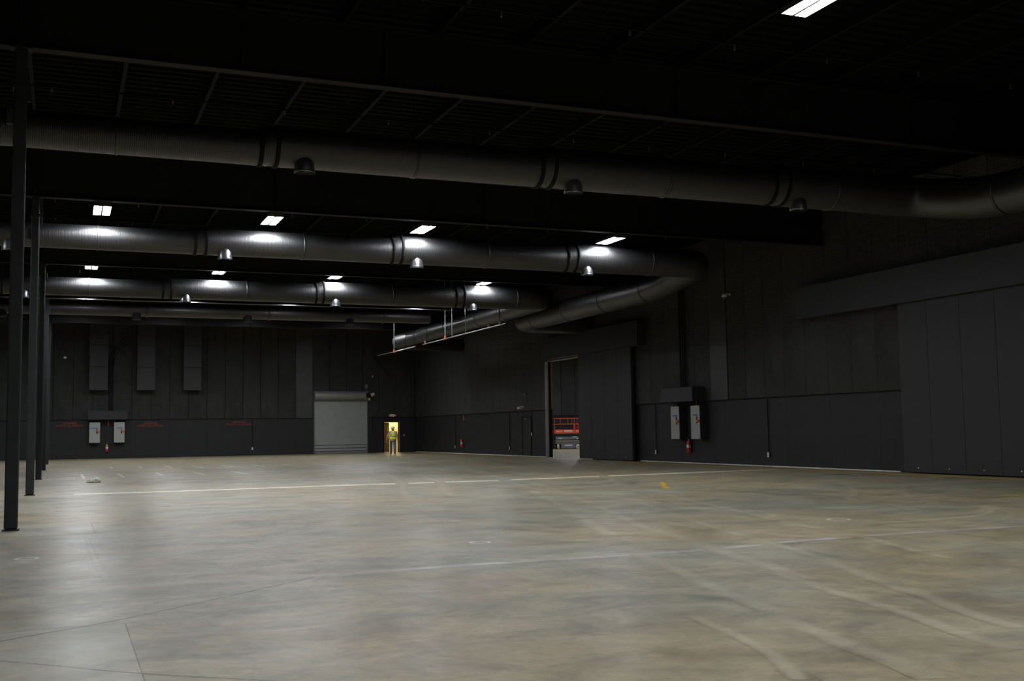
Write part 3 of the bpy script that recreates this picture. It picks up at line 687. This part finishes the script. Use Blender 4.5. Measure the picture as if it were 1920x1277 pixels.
def electric_panel(loc, rz, label, wide):
    p = thing('electric_panel', label, 'electric panel', loc, (0,0,rz), group=None)
    q = MB(); q.bbox(-.32,.32,-.34,0,0,1.30,.012); q.build('cabinet', M_wall, p)
    dq = MB(); dq.bbox(-.32,.32,-.358,-.338,.0,1.30,.006); door = dq.build('panel_door', M_panelgrey, p)
    q = MB(); q.bbox(.10,.17,-.374,-.358,.60,.88,.006); q.build('latch_plate', M_rubber, door)
    q = MB(); q.bbox(.16,.31,-.42,-.36,.66,.76,.012); q.tube([(.14,-.39,.70),(.14,-.39,.86)], .02, 8); q.build('switch_handle', M_orange, door)
    q = MB(); q.tube([(.12,-.36,.55),(.17,-.37,.62)], .01, 6); q.build('padlock_hasp', M_red, door)
    q = MB(); q.box(-.28 if wide else -.16, .20 if wide else .22, -.361, -.358, .905, .955); q.build('blue_label', M_blue, door)
    for x in (-.1,.1):
        q = MB(); q.tube([(x,-.17,0),(x,-.17,-.05)], .025, 10); q.build('conduit_hub', M_galvdark, p)
    q = MB(); q.tube([(-.05,-.17,1.30),(-.05,-.17,1.44)], .04, 10); q.build('conduit_nipple', M_steel, p)
    return p
electric_panel((1.94,YB,1.0), 0, 'grey electric panel with a wide blue label under the boxed trough', True)
electric_panel((3.41,YB,1.0), 0, 'grey electric panel with a short blue label on the back wall', False)
electric_panel((XR,38.43,.98), -math.pi/2, 'grey electric panel on the right wall beside the one that hides the sign', False)
electric_panel((XR,36.90,.98), -math.pi/2, 'grey electric panel on the right wall under the open end of the trough', False)
def trough(loc, rz, w_, label):
    t = thing('wire_trough', label, 'trough', loc, (0,0,rz))
    q = MB(); q.bbox(-w_/2,w_/2,-.56,0,0,.57,.01); q.build('trough_box', M_smooth, t)
    q = MB(); q.box(-w_/2+.02,w_/2-.02,-.566,-.56,.03,.54); q.build('trough_lid', M_smooth, t)
    return t
trough((2.69,YB-.05,2.46), 0, 2.38, 'black boxed wire trough above two grey panels on the back wall')
trough((XR-.05,37.88,2.45), -math.pi/2, 2.45, 'black boxed wire trough above two grey panels on the right wall')
for i, dx in enumerate((0,.11,.22)):
    c = thing('conduit', 'black conduit bending aside as it climbs from the trough on the back wall', 'conduit', (2.78+dx,YB-.09,3.03), group='bent conduits on the back wall')
    q = MB(); q.tube(fillet([(0,0,0),(0,0,3.7-.11*i),(.9,0,4.7-.11*i)], .8, 6), .035, 10); q.build('pipe', M_steel, c)
    q = MB(); q.tube([(0,0,1.5),(0,0,1.56)], .045, 10); q.build('clamp', M_steel, c)
for dy in (-.16,0,.16):
    c = thing('conduit', 'straight black conduit rising from the trough on the right wall', 'conduit', (XR-.13,38.1+dy,3.02), group='straight conduits on the right wall')
    q = MB(); q.tube([(0,0,0),(0,0,5.5)], .04, 10); q.build('pipe', M_steel, c)
    q = MB(); q.bbox(-.05,.08,-.05,.05,2.4,2.45,.004); q.build('clamp', M_steel, c)

# red stencilled notices
for x, z, lab in ((.47,2.18,'beside the first column base'),(5.33,2.13,''),(10.97,2.155,'')):
    text_mesh('stencil_notice', 'FIRE BARRIER\nPROTECT ALL OPENINGS', .168, M_redpaint, wall_back, (x,YB-.0015,z), (math.pi/2,0,0), .0012, sx=.86)

def extinguisher(loc, rz, label, tag):
    e = thing('fire_extinguisher', label, 'extinguisher', loc, (0,0,rz))
    q = MB(); q.lathe([(.001,0),(.075,0),(.085,.015),(.085,.40),(.07,.455),(.04,.49),(.03,.50)], c=(0,-.10,0), n=24); q.build('cylinder', M_red, e)
    q = MB(); q.lathe([(.0862,.20),(.0862,.32)], c=(0,-.10,0), n=24); q.build('white_label', M_white, e)
    q = MB(); q.lathe([(.03,.49),(.032,.53),(.02,.55),(.001,.55)], c=(0,-.10,0), n=16); v = q.build('valve', M_galvdark, e)
    q = MB(); q.bbox(-.012,.012,-.22,-.06,.555,.575,.004); q.bbox(-.012,.012,-.20,-.08,.60,.615,.004); q.build('handle', M_galvdark, v)
    q = MB(); q.lathe([(.001,-.012),(.02,-.01),(.022,0)], c=(.035,-.12,.53), n=12, axis='y'); q.build('gauge', M_white, v)
    q = MB(); q.tube(fillet([(.03,-.10,.52),(.11,-.10,.50),(.10,-.14,.30),(.10,-.14,.12)], .08, 5), .012, 8); q.build('hose', M_rubber, e)
    q = MB(); q.bbox(-.04,.04,-.02,0,.1,.5,.004); q.build('wall_bracket', M_steel, e)
    if tag:
        q = MB(); q.box(-.045,.045,-.197,-.19,.36,.46); q.build('yellow_tag', M_yellow, e)
        q = MB(); q.lathe([(.0866,.17),(.0866,.19)], c=(0,-.10,0), n=24); q.build('white_band', M_white, e)
    return e
extinguisher((2.69,YB,.42), 0, 'red fire extinguisher with a yellow tag between two panels on the back wall', True)
extinguisher((XR,64.65,.42), -math.pi/2, 'red fire extinguisher with a yellow tag on the right wall under a narrow sign', True)
extinguisher((XR,37.85,.42), -math.pi/2, 'red fire extinguisher without a tag between the grey panels of the right wall', False)
def ext_sign(loc, rz, label):
    s = thing('extinguisher_sign', label, 'sign', loc, (0,0,rz))
    q = MB(); q.bbox(-.035,.035,-.06,0,0,.36,.004); q.build('sign_board', mat('pale_red_sign', (.50,.10,.08), .5), s)
    q = MB(); q.box(-.037,.037,-.055,-.01,.06,.16); q.build('white_field', M_white, s)
ext_sign((2.76,YB,2.04), 0, 'small red and white sign tucked under the trough on the back wall')
ext_sign((XR,64.5,2.05), -math.pi/2, 'narrow red and white sign on the right wall above an extinguisher')
ext_sign((XR,37.28,2.10), -math.pi/2, 'red sign mostly hidden behind a grey panel on the right wall')

# outlets with their drop conduits
def outlet(loc, rz, label, drop, m=M_white):
    o = thing('outlet_box', label, 'outlet', loc, (0,0,rz))
    q = MB(); q.bbox(-.055,.055,-.06,0,-.08,.08,.008); q.build('box_body', M_steel, o)
    q = MB(); q.bbox(-.055,.055,-.07,-.06,-.085,.085,.004); pl = q.build('cover_plate', m, o)
    q = MB(); q.box(-.02,.02,-.072,-.07,.015,.05); q.box(-.02,.02,-.072,-.07,-.05,-.015); q.build('socket_face', mat('ivory_plastic', (.55,.53,.45), .5), pl)
    if drop:
        q = MB(); q.tube([(0,-.03,.08),(0,-.03,drop-loc[2])], .016, 8); q.build('drop_conduit', M_dark, o)
for yy, lab in ((32.59,'white outlet box low on the right wall nearest the closed sliding door'),(40.55,'white outlet box low on the right wall beside the grey panels'),(56.91,'white outlet box low on the right wall beside the flush black door'),(66.07,'white outlet box low on the right wall beside the far extinguisher')):
    outlet((XR,yy,.42), -math.pi/2, lab, 2.4)
outlet((XR,53.72,1.2), -math.pi/2, 'white switch box at hand height beside the flush black door', 2.4)
outlet((11.85,YB,.45), 0, 'white outlet box low on the back wall left of the roll-up door', 2.4)
outlet((22.42,YB,1.18), 0, 'dim grey switch box on the back wall beside the open door', 0, M_jamb)

def dome_camera(loc, rz, label):
    c = thing('dome_camera', label, 'camera', loc, (0,0,rz))
    q = MB(); q.lathe([(.001,0),(.06,0),(.06,-.03),(.001,-.03)], n=16, axis='y'); q.build('wall_plate', M_white, c)
    q = MB(); q.tube(fillet([(0,-.02,0),(0,-.18,.02),(0,-.22,-.02)], .06, 4), .03, 10); q.build('arm', M_white, c)
    q = MB(); q.lathe([(.001,.06),(.05,.05),(.10,.01),(.115,-.04),(.115,-.07),(.10,-.08)], c=(0,-.24,-.04), n=20); q.build('dome_shell', M_white, c)
    q = MB(); q.lathe([(.098,-.08),(.085,-.12),(.045,-.15),(.001,-.16)], c=(0,-.24,-.04), n=20); q.build('dome_bubble', mat('smoked_bubble', (.12,.11,.11), .12), c)
dome_camera((XR-.06,34.68,6.42), -math.pi/2, 'white dome camera high on the right wall beside the smooth wall strip')
dome_camera((XR-.06,54.83,2.68), -math.pi/2, 'white dome camera above the flush black door')
dome_camera((.12,YB-.06,6.46), 0, 'white dome camera high on the back wall beside a duct drop')
fl_ = thing('flood_lamp', 'small dim grey flood lamp on the right wall above the white dome camera', 'lamp', (XR-.06,54.29,3.36), (0,0,-math.pi/2))
q = MB(); q.bbox(-.05,.05,-.05,0,-.05,.05,.006); q.build('mount', M_steel, fl_)
for s in (-1,1):
    q = MB(); q.tube([(s*.03,-.05,0),(s*.10,-.12,-.02)], .014, 8); q.lathe([(.02,.03),(.06,-.02),(.065,-.06),(.001,-.055)], c=(s*.11,-.13,-.03), n=14, axis='y'); q.build('lamp_head', mat('dim_lamp_shell', (.18,.18,.185), .4), fl_)
ws = thing('wall_sensor', 'small white sensor on the back wall up and right of the roll-up door', 'sensor', (20.14,YB-.05,5.33))
q = MB(); q.bbox(-.05,.05,-.06,0,-.075,.075,.012); q.build('sensor_case', M_white, ws)
q = MB(); q.lathe([(.001,-.03),(.03,-.02),(.036,0)], c=(0,-.06,-.02), n=14, axis='y'); q.build('sensor_eye', M_panelgrey, ws)

# ================================================================== SCISSOR LIFT IN THE NEXT HALL
M_lred = mat('orange_red_enamel', (.72,.085,.022), .4, var=.05)
M_lgrey = mat('lift_grey_enamel', (.14,.145,.15), .5, var=.1)
M_lwhite = mat('white_decal', (.7,.7,.7), .5)
lift = thing('scissor_lift', 'orange-red scissor lift with guard rails standing beyond the half open sliding door', 'scissor lift', (34.05,72.4,0), (0,0,math.radians(-9)))
LL = .98
q = MB(); q.bbox(-LL+.05,LL-.05,-.40,.40,.38,.52,.012); ch = q.build('chassis', M_lgrey, lift)
q = MB(); q.bbox(-.52,.55,-.43,.43,.06,.38,.02); q.build('battery_box', M_lgrey, ch)
q = MB(); q.box(-.26,.32,-.434,-.43,.24,.32); q.build('white_decal', M_lwhite, ch)
q = MB(); q.box(.40,.48,-.434,-.43,.24,.33); q.build('blue_decal', M_blue, ch)
for x in (-.72,.76):
    for s in (-1,1):
        ww = MB(); ww.lathe([(.001,-.06),(.12,-.06),(.175,-.05),(.18,0),(.175,.05),(.12,.06),(.001,.06)], n=24, axis='y'); wh = ww.build('wheel', mat('pale_grey_tyre', (.50,.47,.40), .7), lift, (x,s*.36,.18))
        if x < 0: wh.rotation_euler = (0,0,math.radians(55))
        hb = MB(); hb.lathe([(.001,s*.075),(.05,s*.072),(.055,s*.05)], n=14, axis='y'); hb.build('wheel_hub', M_lgrey, wh)
q = MB(); q.bbox(-LL+.02,LL-.06,-.42,-.40,.53,.64,.003); hz = q.build('hazard_strip', M_lgrey, lift)
st = MB()
for k in range(13): st.add([(-.80+k*.13,-.4215,.545),(-.74+k*.13,-.4215,.545),(-.70+k*.13,-.4215,.625),(-.76+k*.13,-.4215,.625)], [(0,1,2,3)])
st.build('yellow_hazard_stripes', mat('yellow_hazard_paint', (.42,.34,.08), .5), hz)
for k in range(4):
    q = MB(); z = .66+.06*k
    for s in (-.30,.30): q.tube([(-LL+.1,s,z+(.05 if k%2 else 0)),(LL-.12,s,z+(0 if k%2 else .05))], .028, 6, smooth=False)
    q.build('scissor_arm_pair', M_lgrey, lift)
q = MB(); q.bbox(-LL+.08,LL-.14,-.34,-.325,.70,.90,.01); q.build('scissor_side_plate', M_lgrey, lift)
for x0,x1,z0,z1 in ((-.70,-.42,.76,.80),(.36,.70,.86,.91),(.66,.80,.72,.77)):
    q = MB(); q.box(x0,x1,-.349,-.341,z0,z1); q.build('white_decal', M_lwhite, lift)
for x0,z0 in ((.86,.66),(.86,.86)):
    q = MB(); q.bbox(x0,x0+.07,-.42,-.36,z0,z0+.14,.008); q.build('red_lamp', M_red, lift)
q = MB(); q.bbox(-LL,LL,-.38,.38,1.13,1.20,.01); pf = q.build('platform_deck', M_lred, lift)
for s in (-1,1):
    q = MB(); q.bbox(-LL,LL,s*.38-.012,s*.38+.012,1.13,1.42,.004); q.build('toe_board', M_lred, pf)
for s in (-1,1):
    q = MB(); q.bbox(s*LL-.012,s*LL+.012,-.38,.38,1.13,1.42,.004); q.build('toe_board', M_lred, pf)
text_mesh('lettering', 'skyjack', .15, M_lwhite, lift, (-.66,-.396,1.30), (math.pi/2,0,0), .001, shear=.25)
q = MB(); q.box(-.26,.34,-.397,-.393,1.25,1.36); q.build('white_decal', M_lwhite, lift)
for k in range(5):
    q = MB(); q.box(-.22+k*.11,-.14+k*.11,-.399,-.397,1.28,1.33); q.build('decal_block', mat('grey_decal_print', (.25,.27,.27), .5), lift)
text_mesh('lettering', 'SJIII', .14, M_lwhite, lift, (.72,-.396,1.30), (math.pi/2,0,0), .001, shear=.1)
for s in (-1,1):
    for z, nm in ((2.22,'top_rail'),(1.81,'mid_rail')):
        q = MB(); q.tube([(-LL,s*.38,z),(LL-.03,s*.38,z)], .021 if s < 0 else .014, 8); q.build(nm, M_lred, lift)
    for x in (-LL,-.55,.02,.34,.51,LL-.03):
        if s > 0 and x in (-.55,.02,.34,.51): continue
        q = MB(); q.tube([(x,s*.38,1.42 if x not in (-.55,.02,.34) else 1.81),(x,s*.38,2.22)], .018, 8); q.build('rail_post', M_lred, lift)
for x in (-LL,LL-.03):
    for z in (2.22,1.81):
        q = MB(); q.tube([(x,-.38,z),(x,.38,z)], .022, 8); q.build('end_rail', M_lred, lift)
q = MB(); q.bbox(.42,.58,-.43,-.36,1.42,1.80,.01); q.build('gate_panel', mat('dark_red_enamel', (.34,.05,.03), .5), lift)
q = MB(); q.bbox(.80,.93,-.42,-.30,1.46,1.80,.012); q.build('control_box', mat('dark_red_enamel', (.34,.05,.03), .5), lift)

# ================================================================== PLASTIC BAG ON THE FLOOR
bm = bmesh.new(); bmesh.ops.create_icosphere(bm, subdivisions=4, radius=1)
for v_ in bm.verts:
    c = v_.co.copy(); n1 = noise.noise(c*2.1+Vector((3,1,5))); n2 = noise.noise(c*5+Vector((8,2,1)))
    s = 1+.30*n1+.12*n2
    x, y, z = c.x*s*.22, c.y*s*.15, max(0, c.z*.5+.5)*s*(.10+.08*math.exp(-((c.x-.35)/.4)**2))
    v_.co = Vector((x, y, z if c.z > -.6 else 0))
me = bpy.data.meshes.new('bag_film'); bm.to_mesh(me); bm.free()
for p_ in me.polygons: p_.use_smooth = False
film = mat('thin_white_film', (.92,.93,.94), .35, bump=.3, bscale=18); film.node_tree.nodes['Principled BSDF'].inputs['Subsurface Weight'].default_value = .8; film.node_tree.nodes['Principled BSDF'].inputs['Subsurface Scale'].default_value = .3; me.materials.append(film)
bag = thing('plastic_bag', 'crumpled white plastic bag lying on the bare concrete', 'bag', (.94,36.0,.002), (0,0,-.2))
obj('bag_film', me, bag)
q = MB(); q.tube(fillet([(.16,.02,.09),(.2,.02,.17),(.12,.05,.15)], .05, 4), [.02]+[.012]*8+[.016] if False else .013, 6); q.build('bag_handle', MATS['thin_white_film'], bag)

# ================================================================== PERSON (back turned, walking to the open door)
def person():
    P = thing('person', 'person in a lime safety vest, white hard hat and jeans walking to the open door', 'person', (19.55,67.55,0), (0,0,math.radians(-16))); P.scale = (1.1,1.08,1.0)
    # skeleton in local space: faces +y
    nodes = {}; edges_ = []
    def nd(n, co, r, parent=None):
        nodes[n] = (Vector(co), r)
        if parent: edges_.append((parent, n))
    nd('pelvis',(0,0,.97),(.165,.12)); nd('waist',(0,.005,1.10),(.160,.115),'pelvis'); nd('chest',(0,0,1.28),(.185,.125),'waist'); nd('upper',(0,-.01,1.42),(.155,.10),'chest')
    nd('neck',(0,.0,1.50),(.062,.062),'upper'); nd('head0',(0,.02,1.57),(.072,.082),'neck'); nd('head1',(0,.025,1.655),(.078,.095),'head0'); nd('head2',(0,.02,1.72),(.06,.075),'head1')
    for s, nm in ((-1,'l'),(1,'r')):
        lean = .04 if s < 0 else .0
        nd(nm+'sh',(s*.19,-.01,1.405),(.072,.072),'upper'); nd(nm+'el',(s*(.265+lean),-.05,1.13),(.052,.052),nm+'sh'); nd(nm+'fo',(s*(.285+lean*1.5),-.02,.99),(.044,.044),nm+'el')
        nd(nm+'wr',(s*(.29+lean*1.8),.03,.88),(.03,.034),nm+'fo'); nd(nm+'pa',(s*(.29+lean*1.9),.045,.80),(.026,.042),nm+'wr')
        for k,(dy,ln) in enumerate(((-.03,.07),(-.01,.085),(.012,.08),(.032,.062))):
            nd(nm+'f%da'%k,(s*(.288+lean*1.9),.048+dy,.765),(.010,.010),nm+'pa'); nd(nm+'f%db'%k,(s*(.278+lean*1.9),.055+dy,.765-ln*.55),(.009,.009),nm+'f%da'%k); nd(nm+'f%dc'%k,(s*(.262+lean*1.9),.062+dy,.765-ln),(.008,.008),nm+'f%db'%k)
        nd(nm+'t1',(s*(.28+lean*1.9),.095,.815),(.012,.012),nm+'pa'); nd(nm+'t2',(s*(.27+lean*1.9),.11,.78),(.010,.010),nm+'t1')
        st_ = -.10 if s < 0 else .13         # stride: left foot forward in the picture's left, right foot back
        st_ = -st_
        nd(nm+'hip',(s*.095,0,.90),(.105,.105),'pelvis'); nd(nm+'kn',(s*.105,st_*.6+.03,.50),(.078,.08),nm+'hip'); nd(nm+'ca',(s*.108,st_*.8,.34),(.072,.076),nm+'kn'); nd(nm+'an',(s*.11,st_,.10),(.058,.062),nm+'ca')
        nd(nm+'he',(s*.11,st_-.03,.045),(.045,.045),nm+'an'); nd(nm+'to',(s*.125,st_+.17,.038),(.045,.036),nm+'he')
    names = list(nodes); idx = {n:i for i,n in enumerate(names)}
    me = bpy.data.meshes.new('skel'); me.from_pydata([nodes[n][0] for n in names], [(idx[a],idx[b]) for a,b in edges_], [])
    o = bpy.data.objects.new('skel', me); COL.objects.link(o)
    sk = o.modifiers.new('skin','SKIN'); sk.use_smooth_shade = True
    for n,i in idx.items():
        d = me.skin_vertices[0].data[i]; d.radius = nodes[n][1]; d.use_root = (n == 'pelvis')
    ss = o.modifiers.new('sub','SUBSURF'); ss.levels = 2; ss.render_levels = 2
    dg = bpy.context.evaluated_depsgraph_get(); body = bpy.data.meshes.new_from_object(o.evaluated_get(dg)); bpy.data.objects.remove(o)
    body.name = 'body'; body.materials.clear()
    skin = mat('skin', (.42,.22,.14), .5); shirt = mat('salmon_plaid_shirt', (.58,.24,.18), .8, var=.25, vscale=14); jeans = mat('blue_jeans', (.08,.13,.28), .85, var=.25, vscale=9); boot = mat('brown_boot', (.035,.024,.018), .6); hair = mat('dark_hair', (.03,.02,.015), .7)
    for m in (skin,shirt,jeans,boot,hair): body.materials.append(m)
    for p_ in body.polygons:
        c = p_.center; ax = abs(c.x); k = 0
        if c.z < .13: k = 3
        elif c.z < .93 and ax < .235: k = 2
        elif ax > .21 and c.z < .885: k = 0
        elif c.z < 1.485: k = 1
        elif c.z > 1.60 and c.y < .03: k = 4
        else: k = 0
        p_.material_index = k; p_.use_smooth = True
    obj('body', body, P)
    # shirt tail and vest: open-bottomed shells lofted round the torso
    def shell(rings, n=28):
        q = MB(); V = []
        for (z, rx, ry, cy, sq) in rings:
            for j in range(n):
                a = 2*math.pi*j/n; cs, sn = math.cos(a), math.sin(a)
                wv = 1+.03*math.sin(5*a+1)*(1 if z < 1.1 else 0)
                x = math.copysign(abs(cs)**sq, cs)*rx*wv; y = math.copysign(abs(sn)**sq, sn)*ry*wv; V.append((x, cy+y, z))
        k = len(rings); q.add(V, [(i*n+j, i*n+(j+1)%n, (i+1)*n+(j+1)%n, (i+1)*n+j) for i in range(k-1) for j in range(n)], True); return q
    shell([(.86,.200,.150,0,.85),(.95,.192,.146,0,.85),(1.05,.182,.138,0,.85)]).build('shirt_tail', shirt, P)
    vest = shell([(.965,.222,.172,0,.8),(1.04,.212,.165,0,.8),(1.14,.200,.156,0,.8),(1.28,.205,.158,0,.8),(1.38,.196,.142,-.005,.8),(1.44,.165,.115,-.008,.8),(1.475,.11,.085,-.008,.9),(1.495,.075,.07,0,1)]).build('safety_vest', mat('lime_vest', (.74,.95,.03), .7, var=.12, vscale=8), P)
    gm = mat('silver_reflective_tape', (.34,.36,.36), .4)
    shell([(1.115,.206,.161,0,.8),(1.165,.205,.161,0,.8)]).build('waist_band', gm, vest)
    for s in (-1,1):
        q = MB(); pts = [(s*.125,-.150,1.15),(s*.13,-.154,1.28),(s*.122,-.135,1.385),(s*.108,-.085,1.462),(s*.10,0,1.485)]
        V = []
        for (x,y,z) in pts: V += [(x-.028,y-.008,z+.004),(x+.028,y-.008,z+.004)]
        q.add(V, [(2*i,2*i+1,2*i+3,2*i+2) for i in range(len(pts)-1)]); q.build('shoulder_band', gm, vest)
    # hard hat
    hat = MB(); hat.lathe([(.118,1.655),(.116,1.70),(.10,1.745),(.07,1.775),(.03,1.788),(.001,1.79)], c=(0,.02,0), n=28)
    M_hat = mat('white_hat_shell', (.92,.92,.92), .35); ho = hat.build('hard_hat', M_hat, P)
    V = MB(); n = 28; R = []
    for j in range(n):
        a = 2*math.pi*j/n; R.append((math.cos(a)*.117, .02+math.sin(a)*.117, 1.662))
    for j in range(n):
        a = 2*math.pi*j/n; e = .022+(.045 if math.sin(a) > .3 else 0); R.append((math.cos(a)*(.117+.022), .02+math.sin(a)*(.117+e), 1.650))
    V.add(R, [(j,(j+1)%n,n+(j+1)%n,n+j) for j in range(n)], True); V.build('hat_brim', M_hat, ho)
    q = MB(); q.tube([(0,-.095,1.70),(0,-.06,1.765),(0,.02,1.795),(0,.10,1.765),(0,.135,1.70)], .012, 8); q.build('hat_ridge', M_hat, ho)
    # ears and nose on the head
    for s in (-1,1):
        q = MB(); q.lathe([(.001,-.008),(.02,-.004),(.026,.006),(.001,.012)], c=(s*.082,.02,1.625), n=12, axis='x'); q.build('ear', skin, P)
    q = MB(); q.tube([(0,.118,1.645),(0,.138,1.61),(0,.12,1.60)], [.008,.014,.008], 8); q.build('nose', skin, P)
    for s in (-1,1):
        q = MB(); q.lathe([(.001,-.012),(.010,-.007),(.013,0)], c=(s*.032,.112,1.645), n=10, axis='y'); q.build('eye', M_white, P)
    q = MB(); q.tube([(-.025,.112,1.575),(0,.118,1.572),(.025,.112,1.575)], .006, 6); q.build('mouth', mat('lip', (.35,.12,.10), .5), P)
    return P
person()
